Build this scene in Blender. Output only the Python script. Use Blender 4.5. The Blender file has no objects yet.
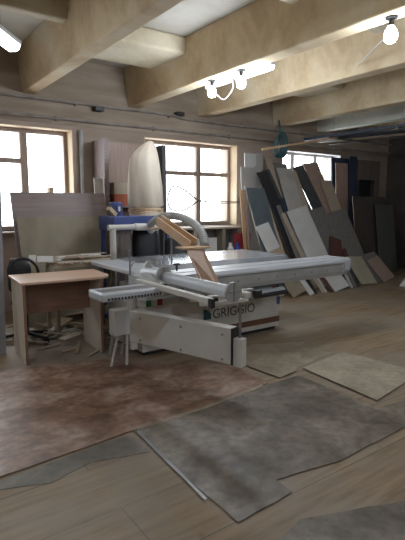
import bpy, bmesh, math, random
from mathutils import Vector, Matrix
random.seed(7)
sc = bpy.context.scene
COL = sc.collection
PI = math.pi
# ---------------------------------------------------------------- camera
F, CX, CY, EYE = 475.0, 202.5, 270.0, 1.5
PIT = math.atan(65 / F); YAW = math.atan(344.5 / math.hypot(F, 65))
fv = Vector((math.sin(YAW)*math.cos(PIT), math.cos(YAW)*math.cos(PIT), -math.sin(PIT)))
rv = Vector((math.cos(YAW), -math.sin(YAW), 0)); uv = rv.cross(fv)
O = Vector((0, 0, EYE))
cam = bpy.data.cameras.new('camera'); camo = bpy.data.objects.new('camera', cam); COL.objects.link(camo)
cam.sensor_fit = 'VERTICAL'; cam.sensor_height = 36; cam.sensor_width = 27; cam.lens = F/540*36
camo.matrix_world = Matrix.Translation(O) @ Matrix((rv, uv, -fv)).transposed().to_4x4()
sc.camera = camo

# measuring aids: where a sight line meets a real plane of the room
def ray(px, py): return fv + rv*((px-CX)/F) + uv*((CY-py)/F)
def hit(px, py, p0, n):
    d = ray(px, py); t = (Vector(p0)-O).dot(n)/d.dot(n); return O + d*t
def atZ(px, py, z=0.0): return hit(px, py, (0, 0, z), Vector((0, 0, 1)))
def atY(px, py, y): return hit(px, py, (0, y, 0), Vector((0, 1, 0)))

# ---------------------------------------------------------------- materials
def nodes(name):
    m = bpy.data.materials.new(name); m.use_nodes = True
    nt = m.node_tree; return m, nt, nt.nodes['Principled BSDF']
def mat(name, c, c2=None, scale=4.0, rough=.7, metal=0.0, bump=.0, stretch=(1, 1, 1), spec=.5, detail=5, dust=.0):
    m, nt, b = nodes(name); L = nt.links.new
    tc = nt.nodes.new('ShaderNodeTexCoord'); mp = nt.nodes.new('ShaderNodeMapping')
    mp.inputs['Scale'].default_value = stretch; L(tc.outputs['Object'], mp.inputs[0])
    n = nt.nodes.new('ShaderNodeTexNoise'); n.inputs['Scale'].default_value = scale; n.inputs['Detail'].default_value = detail
    L(mp.outputs[0], n.inputs['Vector'])
    r = nt.nodes.new('ShaderNodeValToRGB'); r.color_ramp.elements[0].position = .32; r.color_ramp.elements[1].position = .68
    c2 = c2 or tuple(x*.86 for x in c)
    r.color_ramp.elements[0].color = (*c2, 1); r.color_ramp.elements[1].color = (*c, 1)
    L(n.outputs['Fac'], r.inputs[0]); out = r.outputs[0]
    if dust:
        n2 = nt.nodes.new('ShaderNodeTexNoise'); n2.inputs['Scale'].default_value = 1.3; n2.inputs['Detail'].default_value = 8
        L(tc.outputs['Object'], n2.inputs['Vector'])
        r2 = nt.nodes.new('ShaderNodeValToRGB'); r2.color_ramp.elements[0].position = .42; r2.color_ramp.elements[1].position = .7
        r2.color_ramp.elements[0].color = (0, 0, 0, 1); r2.color_ramp.elements[1].color = (dust, dust, dust, 1)
        L(n2.outputs['Fac'], r2.inputs[0])
        mx = nt.nodes.new('ShaderNodeMix'); mx.data_type = 'RGBA'
        L(r2.outputs[0], mx.inputs[0]); L(out, mx.inputs[6]); mx.inputs[7].default_value = (.34, .30, .25, 1); out = mx.outputs[2]
    L(out, b.inputs['Base Color'])
    b.inputs['Roughness'].default_value = rough; b.inputs['Metallic'].default_value = metal
    b.inputs['Specular IOR Level'].default_value = spec
    if bump:
        bp = nt.nodes.new('ShaderNodeBump'); bp.inputs['Strength'].default_value = bump; bp.inputs['Distance'].default_value = .02
        L(n.outputs['Fac'], bp.inputs['Height']); L(bp.outputs[0], b.inputs['Normal'])
    return m
def wood(name, c, c2, axis='X', rough=.55, dust=0):
    st = {'X': (.6, 9, 9), 'Y': (9, .6, 9), 'Z': (9, 9, .6)}[axis]
    return mat(name, c, c2, 3.5, rough, stretch=st, dust=dust)
def emis(name, c, s):
    m, nt, b = nodes(name); b.inputs['Base Color'].default_value = (*c, 1)
    b.inputs['Emission Color'].default_value = (*c, 1); b.inputs['Emission Strength'].default_value = s; return m
def thin_clear(name, tint, gl=.08, rough=.05):
    m, nt, b = nodes(name); L = nt.links.new
    t = nt.nodes.new('ShaderNodeBsdfTransparent'); t.inputs[0].default_value = (*tint, 1)
    g = nt.nodes.new('ShaderNodeBsdfGlossy'); g.inputs['Roughness'].default_value = rough
    x = nt.nodes.new('ShaderNodeMixShader'); x.inputs[0].default_value = gl
    L(t.outputs[0], x.inputs[1]); L(g.outputs[0], x.inputs[2]); L(x.outputs[0], nt.nodes['Material Output'].inputs[0]); return m

M = {}
M['ceiling'] = mat('slab paint', (.55, .53, .47), (.40, .37, .31), 1.6, .9, bump=.1, dust=.5)
def peeling(name, c1, c2, c3, pos=(.36, .52, .68)):
    m = sheet_mat(name, c1, c2, c3, 1.15, .8, (1, 1, 1), .14); rr = [n_ for n_ in m.node_tree.nodes if n_.type == 'VALTORGB'][0].color_ramp.elements
    for e_, p_ in zip(rr, pos): e_.position = p_
    return m
M['wall'] = mat('dusty plaster', (.40, .32, .26), (.29, .23, .185), 1.8, .9, bump=.4, detail=8, stretch=(.6, 1, 1.6))
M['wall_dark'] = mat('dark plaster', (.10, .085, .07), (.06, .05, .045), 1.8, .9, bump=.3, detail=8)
M['frieze'] = mat('flaking whitewash', (.40, .33, .255), (.24, .185, .14), 3.0, .9, bump=.5, detail=8, stretch=(.35, 1, 2.4))
M['reveal'] = mat('ochre reveal', (.56, .44, .30), (.46, .34, .22), 3, .7, stretch=(1, 1, .4))
M['frame'] = wood('worn window wood', (.34, .26, .205), (.24, .18, .145), 'Z', .6)
M['frame_white'] = mat('white window paint', (.62, .62, .62), (.5, .49, .47), 4, .5)
M['glass'] = thin_clear('window glass', (.95, .96, .97), .06)
M['pipe'] = mat('grey pipe paint', (.30, .27, .24), (.19, .16, .14), 8, .6)
M['paleblue'] = mat('pale pipe paint', (.50, .53, .55), (.4, .41, .42), 5, .5)
M['laminate'] = wood('beech laminate', (.62, .42, .31), (.52, .34, .24), 'X', .35)
M['lamside'] = wood('pale ash laminate', (.56, .50, .42), (.47, .41, .34), 'Z', .5)
M['lamdark'] = wood('dark beech panel', (.24, .13, .085), (.18, .10, .065), 'X', .5)
M['white'] = mat('white laminate', (.62, .62, .61), (.55, .55, .53), 3, .45)
M['offwhite'] = mat('dusty offwhite', (.46, .44, .41), (.38, .36, .33), 3, .6)
M['machine'] = mat('white machine enamel', (.62, .61, .57), (.52, .50, .46), 3, .38, dust=.3)
M['alu'] = mat('brushed aluminium', (.50, .52, .55), (.43, .45, .48), 6, .42, .25, stretch=(1, 12, 12))
M['alu2'] = mat('grey aluminium', (.36, .36, .35), (.29, .29, .28), 5, .45, .2)
M['iron'] = mat('planed cast iron', (.60, .62, .66), (.50, .52, .56), 6, .25, .6)
M['steel'] = mat('dull steel', (.33, .33, .34), (.25, .25, .26), 6, .4, .8)
M['black'] = mat('black plastic', (.02, .02, .022), (.012, .012, .014), 6, .45)
M['brownband'] = mat('brown stripe', (.16, .075, .045), (.12, .055, .035), 5, .5)
M['teal'] = mat('teal print', (.01, .07, .08), (.01, .06, .07), 5, .5)
M['ink'] = mat('dark print', (.03, .035, .04), (.03, .03, .035), 5, .5)
M['green'] = mat('green print', (.02, .22, .07), (.02, .2, .06), 5, .5)
M['red'] = mat('red paint', (.30, .03, .035), (.22, .02, .025), 5, .5)
M['bluep'] = mat('blue machine paint', (.04, .07, .24), (.03, .05, .17), 5, .5, dust=.15)
M['bluebright'] = mat('bright blue plastic', (.03, .06, .28), (.03, .05, .22), 5, .4)
M['cloth'] = mat('dusty filter cloth', (.62, .55, .46), (.50, .43, .35), 5, .95, bump=.3, stretch=(1, 1, .4))
M['hose'] = mat('grey hose', (.33, .34, .34), (.26, .26, .26), 8, .5)
M['pvc'] = mat('white drain pipe', (.56, .55, .52), (.47, .46, .42), 5, .5)
M['plastic'] = thin_clear('clear bag film', (.62, .64, .66), .14, .35)
M['ply'] = wood('plywood', (.52, .34, .19), (.42, .26, .14), 'Y', .6)
M['ply2'] = wood('brown plywood', (.27, .15, .085), (.21, .115, .065), 'Z', .6)
M['chip'] = mat('raw chipboard', (.42, .33, .23), (.33, .25, .17), 30, .8)
M['kraft'] = mat('olive hardboard', (.27, .235, .17), (.22, .19, .135), 8, .7, stretch=(1, 1, .5))
M['mauve'] = wood('mauve oak laminate', (.25, .195, .185), (.19, .145, .14), 'X', .5)
M['pink'] = wood('pinkish beech board', (.38, .275, .225), (.31, .22, .18), 'Z', .5)
M['beige'] = wood('beige board', (.43, .36, .28), (.36, .295, .225), 'Z', .55)
M['olive'] = mat('olive cream board', (.38, .355, .265), (.32, .30, .22), 5, .6)
M['slate'] = mat('blue grey board', (.105, .13, .145), (.08, .10, .11), 5, .5)
M['charcoal'] = mat('charcoal board', (.07, .075, .08), (.05, .053, .058), 5, .5)
M['nearblack'] = mat('near black board', (.025, .027, .032), (.018, .018, .022), 5, .5)
M['greyboard'] = mat('pale lavender grey board', (.27, .27, .29), (.22, .22, .235), 4, .6)
M['overhead'] = mat('dark blue steel', (.02, .03, .05), (.015, .02, .035), 4, .5)
M['greyb'] = wood('grey oak board', (.20, .19, .175), (.15, .14, .13), 'Z', .5)
M['maroon'] = wood('maroon board', (.12, .05, .04), (.085, .035, .03), 'Z', .5)
M['navy'] = mat('navy laminate', (.04, .052, .085), (.03, .04, .065), 4, .4)
M['umber'] = wood('dark umber board', (.085, .07, .06), (.06, .05, .043), 'Z', .55)
M['wardrobe'] = wood('brown wardrobe laminate', (.16, .125, .105), (.12, .095, .08), 'Z', .5)
M['greenish'] = wood('dark grey green board', (.11, .115, .10), (.08, .085, .075), 'Z', .55)
M['scrap'] = wood('raw offcut wood', (.46, .36, .25), (.34, .26, .18), 'X', .8)
M['bulb'] = emis('lit bulb', (.80, .88, 1.0), 60)
M['tube'] = emis('lit tube cover', (.95, .97, 1.0), 9)
M['cable'] = mat('green blue cable', (.03, .10, .11), (.02, .07, .09), 6, .5)
M['wire'] = mat('grey wire', (.25, .22, .2), (.2, .18, .16), 6, .5)

def floor_mat():
    m, nt, b = nodes('worn dusty floorboards'); L = nt.links.new; N = nt.nodes.new
    tc = N('ShaderNodeTexCoord')
    mp = N('ShaderNodeMapping'); mp.inputs['Scale'].default_value = (1, 1, 1); L(tc.outputs['Object'], mp.inputs[0])
    br = N('ShaderNodeTexBrick'); br.inputs['Scale'].default_value = 1; br.inputs['Brick Width'].default_value = 4.2
    br.inputs['Row Height'].default_value = .42; br.inputs['Mortar Size'].default_value = .004; br.inputs['Mortar Smooth'].default_value = .3
    br.inputs['Color1'].default_value = (.31, .225, .14, 1); br.inputs['Color2'].default_value = (.25, .18, .115, 1); br.inputs['Mortar'].default_value = (.10, .08, .06, 1)
    L(mp.outputs[0], br.inputs['Vector'])
    mp2 = N('ShaderNodeMapping'); mp2.inputs['Scale'].default_value = (1.2, 12, 1); L(tc.outputs['Object'], mp2.inputs[0])
    n = N('ShaderNodeTexNoise'); n.inputs['Scale'].default_value = 2.2; n.inputs['Detail'].default_value = 8; L(mp2.outputs[0], n.inputs['Vector'])
    mx = N('ShaderNodeMix'); mx.data_type = 'RGBA'; mx.blend_type = 'MULTIPLY'; mx.inputs[0].default_value = .9
    r = N('ShaderNodeValToRGB'); r.color_ramp.elements[0].position = .3; r.color_ramp.elements[0].color = (.55, .52, .48, 1); r.color_ramp.elements[1].position = .65; r.color_ramp.elements[1].color = (1, 1, 1, 1)
    L(n.outputs['Fac'], r.inputs[0]); L(br.outputs[0], mx.inputs[6]); L(r.outputs[0], mx.inputs[7])
    n2 = N('ShaderNodeTexNoise'); n2.inputs['Scale'].default_value = .9; n2.inputs['Detail'].default_value = 9; n2.inputs['Roughness'].default_value = .65
    L(tc.outputs['Object'], n2.inputs['Vector'])
    r2 = N('ShaderNodeValToRGB'); r2.color_ramp.elements[0].position = .42; r2.color_ramp.elements[0].color = (0, 0, 0, 1); r2.color_ramp.elements[1].position = .62; r2.color_ramp.elements[1].color = (.85, .85, .85, 1)
    L(n2.outputs['Fac'], r2.inputs[0])
    m2 = N('ShaderNodeMix'); m2.data_type = 'RGBA'; L(r2.outputs[0], m2.inputs[0]); L(mx.outputs[2], m2.inputs[6]); m2.inputs[7].default_value = (.25, .222, .185, 1)
    # knots
    v = N('ShaderNodeTexVoronoi'); v.inputs['Scale'].default_value = 3.2; L(tc.outputs['Object'], v.inputs['Vector'])
    r3 = N('ShaderNodeValToRGB'); r3.color_ramp.elements[0].position = .045; r3.color_ramp.elements[0].color = (.55, .55, .55, 1); r3.color_ramp.elements[1].position = .09; r3.color_ramp.elements[1].color = (0, 0, 0, 1)
    L(v.outputs['Distance'], r3.inputs[0])
    m3 = N('ShaderNodeMix'); m3.data_type = 'RGBA'; L(r3.outputs[0], m3.inputs[0]); L(m2.outputs[2], m3.inputs[6]); m3.inputs[7].default_value = (.09, .07, .05, 1)
    L(m3.outputs[2], b.inputs['Base Color']); b.inputs['Roughness'].default_value = .6
    bp = N('ShaderNodeBump'); bp.inputs['Strength'].default_value = .3; bp.inputs['Distance'].default_value = .01
    L(n2.outputs['Fac'], bp.inputs['Height']); L(bp.outputs[0], b.inputs['Normal'])
    return m
def sheet_mat(name, c1, c2, c3, sc1, rough=.55, stretch=(1, 1, 1), fine=.45):
    m, nt, b = nodes(name); L = nt.links.new; N = nt.nodes.new
    tc = N('ShaderNodeTexCoord'); mp = N('ShaderNodeMapping'); mp.inputs['Scale'].default_value = stretch; L(tc.outputs['Object'], mp.inputs[0])
    n = N('ShaderNodeTexNoise'); n.inputs['Scale'].default_value = sc1; n.inputs['Detail'].default_value = 9; n.inputs['Roughness'].default_value = .62; n.inputs['Distortion'].default_value = .4
    L(mp.outputs[0], n.inputs['Vector'])
    r = N('ShaderNodeValToRGB'); e = r.color_ramp.elements; e[0].position = .36; e[0].color = (*c1, 1); e[1].position = .66; e[1].color = (*c3, 1)
    x = e.new(.5); x.color = (*c2, 1); L(n.outputs['Fac'], r.inputs[0])
    n2 = N('ShaderNodeTexNoise'); n2.inputs['Scale'].default_value = 17; n2.inputs['Detail'].default_value = 3; L(tc.outputs['Object'], n2.inputs['Vector'])
    r2 = N('ShaderNodeValToRGB'); r2.color_ramp.elements[0].position = .3; r2.color_ramp.elements[0].color = (.5, .5, .5, 1); r2.color_ramp.elements[1].position = .62
    L(n2.outputs['Fac'], r2.inputs[0])
    mx = N('ShaderNodeMix'); mx.data_type = 'RGBA'; mx.blend_type = 'MULTIPLY'; mx.inputs[0].default_value = fine
    L(r.outputs[0], mx.inputs[6]); L(r2.outputs[0], mx.inputs[7]); L(mx.outputs[2], b.inputs['Base Color'])
    b.inputs['Roughness'].default_value = rough
    bp = N('ShaderNodeBump'); bp.inputs['Strength'].default_value = .25; bp.inputs['Distance'].default_value = .006
    L(n.outputs['Fac'], bp.inputs['Height']); L(bp.outputs[0], b.inputs['Normal'])
    return m
M['beam'] = peeling('peeling ochre beam paint', (.40, .29, .17), (.54, .43, .27), (.60, .54, .42))
M['beam_lit'] = peeling('beam paint with light painted in', (.52, .53, .46), (.60, .61, .54), (.66, .66, .60))  # beam in the brightly lit bay: its light is put into the colour
M['rib'] = peeling('grey ochre rib paint', (.42, .35, .23), (.54, .47, .34), (.58, .54, .44))
M['floor'] = floor_mat()
M['sheet_brown'] = sheet_mat('worn brown hardboard', (.13, .07, .04), (.27, .16, .11), (.42, .32, .25), 2.6, .42, (1, 1.6, 1), .75)
M['sheet_grey'] = sheet_mat('grey dusty hardboard', (.09, .072, .054), (.175, .147, .115), (.29, .255, .21), 2.1, .45, (1, 1, 1), .75)
M['sheet_cement'] = sheet_mat('grey flooring strip', (.12, .11, .09), (.17, .155, .13), (.23, .21, .18), 3, .6)
M['sheet_light'] = sheet_mat('light plywood sheet', (.28, .24, .18), (.37, .315, .24), (.43, .37, .29), 3, .6)
M['sheet_tan'] = sheet_mat('tan plywood sheet', (.22, .175, .125), (.29, .24, .175), (.36, .30, .225), 3, .6)

# ---------------------------------------------------------------- builders
ORG = {}
def tag(o, label=None, cat=None, group=None, kind=None):
    if label: o['label'] = label
    if cat: o['category'] = cat
    if group: o['group'] = group
    if kind: o['kind'] = kind
    return o
def thing(name, loc, label, cat, group=None):
    o = bpy.data.objects.new(name, None); COL.objects.link(o); o.location = loc; o.empty_display_size = .1
    ORG[o.name] = Vector(loc); return tag(o, label, cat, group)
def finish(name, bm, m, parent=None, smooth=False, bevel=0):
    bmesh.ops.recalc_face_normals(bm, faces=bm.faces)
    me = bpy.data.meshes.new(name)
    if parent is not None: org = ORG[parent.name]
    else:
        xs = [v.co for v in bm.verts]
        org = Vector(((min(v.x for v in xs)+max(v.x for v in xs))/2, (min(v.y for v in xs)+max(v.y for v in xs))/2, min(v.z for v in xs)))
    bmesh.ops.translate(bm, verts=bm.verts, vec=-org); bm.to_mesh(me); bm.free()
    me.materials.append(m if not isinstance(m, str) else M[m])
    if smooth:
        for p in me.polygons: p.use_smooth = True
    o = bpy.data.objects.new(name, me); COL.objects.link(o)
    if parent is not None: o.parent = parent; ORG[o.name] = org
    else: o.location = org; ORG[o.name] = org
    if bevel:
        md = o.modifiers.new('bevel', 'BEVEL'); md.width = bevel; md.segments = 2; md.limit_method = 'ANGLE'
    return o
def nb(): return bmesh.new()
def hexa(bm, p):           # 8 points: bottom ring 0-3, top ring 4-7
    v = [bm.verts.new(q) for q in p]
    for f in ((3, 2, 1, 0), (4, 5, 6, 7), (0, 1, 5, 4), (1, 2, 6, 5), (2, 3, 7, 6), (3, 0, 4, 7)): bm.faces.new([v[i] for i in f])
    return bm
def box(bm, x0, x1, y0, y1, z0, z1):
    return hexa(bm, [(x0, y0, z0), (x1, y0, z0), (x1, y1, z0), (x0, y1, z0), (x0, y0, z1), (x1, y0, z1), (x1, y1, z1), (x0, y1, z1)])
def obox(bm, c, ax, ay, az, sx, sy, sz):
    c = Vector(c); ax, ay, az = [Vector(a).normalized() for a in (ax, ay, az)]
    P = [c+ax*(i*sx/2)+ay*(j*sy/2)+az*(k*sz/2) for k in (-1, 1) for i, j in ((-1, -1), (1, -1), (1, 1), (-1, 1))]
    return hexa(bm, P)
def bar(bm, a, b, w, h, up=(0, 0, 1)):
    a, b = Vector(a), Vector(b); d = (b-a).normalized(); s = d.cross(Vector(up))
    if s.length < 1e-3: s = d.cross(Vector((1, 0, 0)))
    s.normalize(); u2 = s.cross(d); return obox(bm, (a+b)/2, d, s, u2, (b-a).length, w, h)
def tube(bm, pts, r, n=10, cap=True):
    pts = [Vector(p) for p in pts]; rings = []
    rr = r if isinstance(r, (list, tuple)) else [r]*len(pts)
    ref = None
    for i, p in enumerate(pts):
        d = (pts[min(i+1, len(pts)-1)]-pts[max(i-1, 0)]).normalized()
        if ref is None: ref = Vector((0, 0, 1)) if abs(d.z) < .9 else Vector((1, 0, 0))
        s = d.cross(ref).normalized(); t = s.cross(d).normalized(); ref = t
        rings.append([bm.verts.new(p+(s*math.cos(2*PI*k/n)+t*math.sin(2*PI*k/n))*rr[i]) for k in range(n)])
    for a, b in zip(rings, rings[1:]):
        for k in range(n): bm.faces.new((a[k], a[(k+1) % n], b[(k+1) % n], b[k]))
    if cap: bm.faces.new(rings[0]); bm.faces.new(rings[-1])
    return bm
def catmull(P, n=6):
    P = [Vector(p) for p in P]; out = []
    for i in range(len(P)-1):
        a, b, c, d = P[max(i-1, 0)], P[i], P[i+1], P[min(i+2, len(P)-1)]
        for k in range(n):
            t = k/n; out.append(.5*((2*b)+(c-a)*t+(2*a-5*b+4*c-d)*t*t+(3*b-a-3*c+d)*t**3))
    return out+[P[-1]]
def poly(bm, pts, z0, z1):
    n = len(pts); a = [bm.verts.new((x, y, z0)) for x, y in pts]; b = [bm.verts.new((x, y, z1)) for x, y in pts]
    bm.faces.new(a[::-1]); bm.faces.new(b)
    for i in range(n): bm.faces.new((a[i], a[(i+1) % n], b[(i+1) % n], b[i]))
    return bm
def struct(name, bm, m, parent=None, **k):
    o = finish(name, bm, m, parent, **k)
    if parent is None: o['kind'] = 'structure'
    return o

# ================================================================ SETTING
XL, XR, YB, YW, ZC = -4.5, 10.6, -4.0, 7.0, 3.6
struct('floor', box(nb(), XL-.3, XR+.3, YB-.3, YW+.5, -.1, 0), 'floor')
struct('ceiling', box(nb(), XL-.3, XR+.3, YB-.3, YW+.5, ZC, ZC+.15), 'ceiling')
WINS = [(-2.7, -.7), (.66, 2.66), (3.86, 5.83), (7.0, 8.82)]
WZ0, WZ1, WT = 1.13, 2.60, .5
bm = nb(); xs = XL-.3
for a, b in WINS:
    box(bm, xs, a, YW, YW+WT, 0, 2.66); box(bm, a, b, YW, YW+WT, 0, WZ0); xs = b
box(bm, xs, XR+.3, YW, YW+WT, 0, 2.66)
for a, b in WINS: box(bm, a, b, YW, YW+WT, WZ1, 2.66)
struct('wall_front', bm, 'wall')
struct('trim_1', box(nb(), XL-.3, XR+.3, YW-.012, YW+WT, 2.66, ZC), 'frieze')
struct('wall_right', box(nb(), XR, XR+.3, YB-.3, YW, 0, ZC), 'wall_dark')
struct('wall_left', box(nb(), XL-.3, XL, YB-.3, YW, 0, ZC), 'wall')
struct('wall_rear', box(nb(), XL, XR, YB-.3, YB, 0, ZC), 'wall')
# ribbed slab: deep beams running away from the viewer, shallow cross ribs between them
BEAMS = [(-2.75, -2.55), (-1.1, -.9), (.35, .55), (1.96, 2.13), (3.58, 3.78), (4.93, 5.13), (6.73, 6.95), (8.0, 8.2), (9.4, 9.6)]
for i, (a, b) in enumerate(BEAMS):
    bm = nb(); zb = 3.03
    hexa(bm, [(a, YB, zb), (b, YB, zb), (b, YW-.012, zb), (a, YW-.012, zb), (a-.07, YB, ZC), (b+.07, YB, ZC), (b+.07, YW-.012, ZC), (a-.07, YW-.012, ZC)])
    struct('trim_%d' % (i+2), bm, 'beam_lit' if i == 7 else 'beam', bevel=.015)
n = len(BEAMS)+2
for y in (-3.7, -1.95, -.2, 1.55, 3.3, 5.06):
    bm = nb()
    for k, ((a, b), (c, d)) in enumerate(zip(BEAMS, BEAMS[1:])):
        y0, y1 = y, y+.16
        if y > 5 and k >= 3: y0, y1 = 5.3, 6.15
        hexa(bm, [(b+.03, y0, 3.40), (c-.03, y0, 3.40), (c-.03, y1, 3.40), (b+.03, y1, 3.40),
                  (b+.03, y0-.06, ZC), (c-.03, y0-.06, ZC), (c-.03, y1+.06, ZC), (b+.03, y1+.06, ZC)])
    struct('trim_%d' % n, bm, 'rib', bevel=.03); n += 1
# windows
YG = 7.2
def window(i, x0, x1, mull, transoms, wood_m, white=False, fr=.07, rev='reveal'):
    bm = nb(); w = fr
    box(bm, x0, x0+w, YG, YG+.08, WZ0, WZ1); box(bm, x1-w, x1, YG, YG+.08, WZ0, WZ1)
    box(bm, x0+w, x1-w, YG, YG+.08, WZ1-w, WZ1); box(bm, x0+w, x1-w, YG, YG+.08, WZ0, WZ0+w)
    w_o = struct('window_%d' % i, bm, wood_m, bevel=.006)
    def sub(name, b, m): o = finish(name, b, m, w_o); return o
    edges = [x0+w]+[q for q in mull]+[x1-w]
    for q in mull: sub('mullion', box(nb(), q-.05, q+.05, YG-.01, YG+.07, WZ0+w, WZ1-w), wood_m)
    for (c0, c1), tz in zip(zip(edges, edges[1:]), transoms):
        if tz: sub('transom', box(nb(), c0, c1, YG+.002, YG+.06, tz-.035, tz+.035), wood_m)
    sub('pane', box(nb(), x0+w, x1-w, YG+.03, YG+.036, WZ0+w, WZ1-w), 'glass')
    b = nb(); t = .012
    box(b, x0, x0+t, YW-.005, YG, WZ0, WZ1); box(b, x1-t, x1, YW-.005, YG, WZ0, WZ1); box(b, x0+t, x1-t, YW-.005, YG, WZ1-t, WZ1)
    sub('reveal', b, rev)
    sub('window_sill', box(nb(), x0-.03, x1+.03, YW-.16, YG, WZ0-.03, WZ0), 'frame' if not white else 'frame_white')
window(1, -2.7, -.7, [-1.4], [2.1, None], 'frame')
window(2, .66, 2.66, [2.0], [2.13, None], 'frame')
window(3, 3.86, 5.83, [5.08], [2.06, 2.06], 'frame')
window(4, 7.0, 8.82, [7.5, 8.2], [None, None, None], 'frame_white', True, .06, 'frame_white')
# pipes on the wall
bm = nb(); tube(bm, [(XL, 6.93, 2.975), (4.44, 6.93, 2.975), (4.55, 6.93, 2.94), (XR, 6.93, 2.94)], .018, 8)
for k in range(9): box(bm, XL+.8+k*1.6, XL+.83+k*1.6, 6.93, 6.99, 2.94, 3.0)
tag(finish('heating_pipe', bm, 'pipe', smooth=False), 'thin brown pipe running along the wall right under the ceiling beams', 'pipe')
bm = nb(); tube(bm, [(XL, 6.945, 2.735), (XR, 6.945, 2.735)], .02, 8)
for k in range(9): box(bm, XL+.5+k*1.6, XL+.53+k*1.6, 6.945, 6.99, 2.70, 2.77)
tag(finish('heating_pipe', bm, 'pipe'), 'lower thin pipe running along the wall just above the window heads', 'pipe')
bm = nb(); tube(bm, [(2.77, 6.95, 0.0), (2.77, 6.95, 2.60)], .03, 10)
tag(finish('riser_pipe', bm, 'paleblue', smooth=True), 'pale blue grey vertical pipe beside the left window', 'pipe')
# small junction boxes
for (px, py, lab) in ((99, 109, 'small dark junction box on the upper pipe left of the filter bag'), (180, 114, 'small dark junction box under the ceiling between the two lit bulbs and window')):
    p = atY(px, py, 6.9); b = nb(); box(b, p.x-.07, p.x+.07, 6.86, 6.988, p.z-.03, p.z+.03)
    t = finish('junction_box', b, 'black', bevel=.006); tag(t, lab, 'junction box', None)

# ================================================================ FLOOR SHEETS
def sheet(name, px, z, m, label, cat='floor sheet', jag=0.0, th=.005):
    P = [atZ(x, y) for x, y in px]; pts = []
    for i, p in enumerate(P):
        q = P[(i+1) % len(P)]; L = (q-p).length; k = max(1, int(L/.12)) if jag else 1
        for j in range(k):
            r = p.lerp(q, j/k)
            if j and jag: r += Vector((random.uniform(-jag, jag), random.uniform(-jag, jag), 0))
            pts.append((r.x, r.y))
    return tag(finish(name, poly(nb(), pts, z, z+th*.6), m), label, cat)
sheet('hardboard_sheet', [(-60, 512), (0, 478), (134, 431), (205, 408), (268, 384), (232, 366), (190, 362), (130, 364), (104, 360), (-40, 377)], .0055, 'sheet_brown',
      'worn reddish brown hardboard sheet covering the floor before the desk', jag=.004)
sheet('hardboard_sheet', [(134, 432), (238, 524), (292, 493), (276, 481), (340, 462), (410, 424), (410, 400), (377, 409), (298, 376), (262, 387), (205, 409)], .0055, 'sheet_grey',
      'large dusty grey hardboard sheet in the middle of the floor', jag=.005)
sheet('flooring_strip', [(-30, 497), (0, 490), (52, 483), (92, 462), (150, 452), (137, 440), (128, 436), (0, 481), (-30, 492)], .0, 'sheet_cement',
      'ragged grey flooring strip along the lower edge of the brown sheet', jag=.01)
sheet('plywood_sheet', [(303, 369.5), (344, 353), (420, 374), (377, 402)], .0112, 'sheet_light',
      'light clean plywood sheet lying flat at the right', jag=0, th=.008)
sheet('plywood_sheet', [(262, 372), (296, 346), (332, 353), (298, 368), (290, 374)], .0, 'sheet_tan',
      'thin tan plywood sheet on the floor behind the light one', jag=.004)
sheet('hardboard_sheet', [(262, 560), (300, 520), (410, 500), (440, 560)], .0, 'sheet_grey',
      'dark grey hardboard sheet at the bottom right corner', jag=.006)
sheet('hardboard_sheet', [(297, 372), (304, 343), (252, 346), (225, 358), (258, 371), (280, 379)], .0111, 'sheet_tan',
      'dusty tan worn sheet on the floor before the saw cabinet', jag=.006)

sheet('edging_strip', [(134, 431), (136.6, 430), (207, 500), (204.5, 502)], .0092, 'steel', 'worn silvery edging strip along the left edge of the grey sheet', 'strip', jag=.004, th=.003)
sheet('edging_strip', [(262, 385), (205, 407), (136, 430), (136, 432.5), (206, 410), (263, 387.5)], .0092, 'sheet_tan', 'pale thin strip along the seam between the brown and grey sheets', 'strip', jag=.003, th=.003)

# ================================================================ DESK
ax = Vector((math.cos(math.radians(-4)), math.sin(math.radians(-4)), 0)); ay = Vector((-ax.y, ax.x, 0)); az = Vector((0, 0, 1))
D0 = Vector((1.17, 4.47, 0))
desk = thing('desk', D0, 'small beech laminate desk with pale side panels standing at the left', 'desk')
def dbox(u0, u1, v0, v1, z0, z1): return obox(nb(), D0+ax*(u0+u1)/2+ay*(v0+v1)/2+az*(z0+z1)/2, ax, ay, az, u1-u0, v1-v0, z1-z0)
DW, DD, DH = .76, .60, .79
tp = [(-.02, -.02), (DW-.04, -.02), (DW+.03, .0), (DW+.09, .05), (DW+.115, .12), (DW+.12, DD), (-.02, DD)]
finish('tabletop', poly(nb(), [((D0+ax*u_+ay*v_).x, (D0+ax*u_+ay*v_).y) for u_, v_ in tp], DH-.024, DH), 'laminate', desk, bevel=.004)
finish('side_panel', dbox(0, .022, 0, DD-.03, 0, DH-.024), 'lamside', desk)
finish('side_panel', dbox(DW-.022, DW, 0, DD-.03, 0, DH-.024), 'lamside', desk)
finish('modesty_panel', dbox(.022, DW-.022, .32, .338, .42, DH-.024), 'lamdark', desk)
finish('edge_band', dbox(-.002, .024, -.002, .0, 0, DH-.024), 'lamdark', desk)
finish('edge_band', dbox(DW-.024, DW+.002, -.002, .0, 0, DH-.024), 'lamdark', desk)

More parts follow.
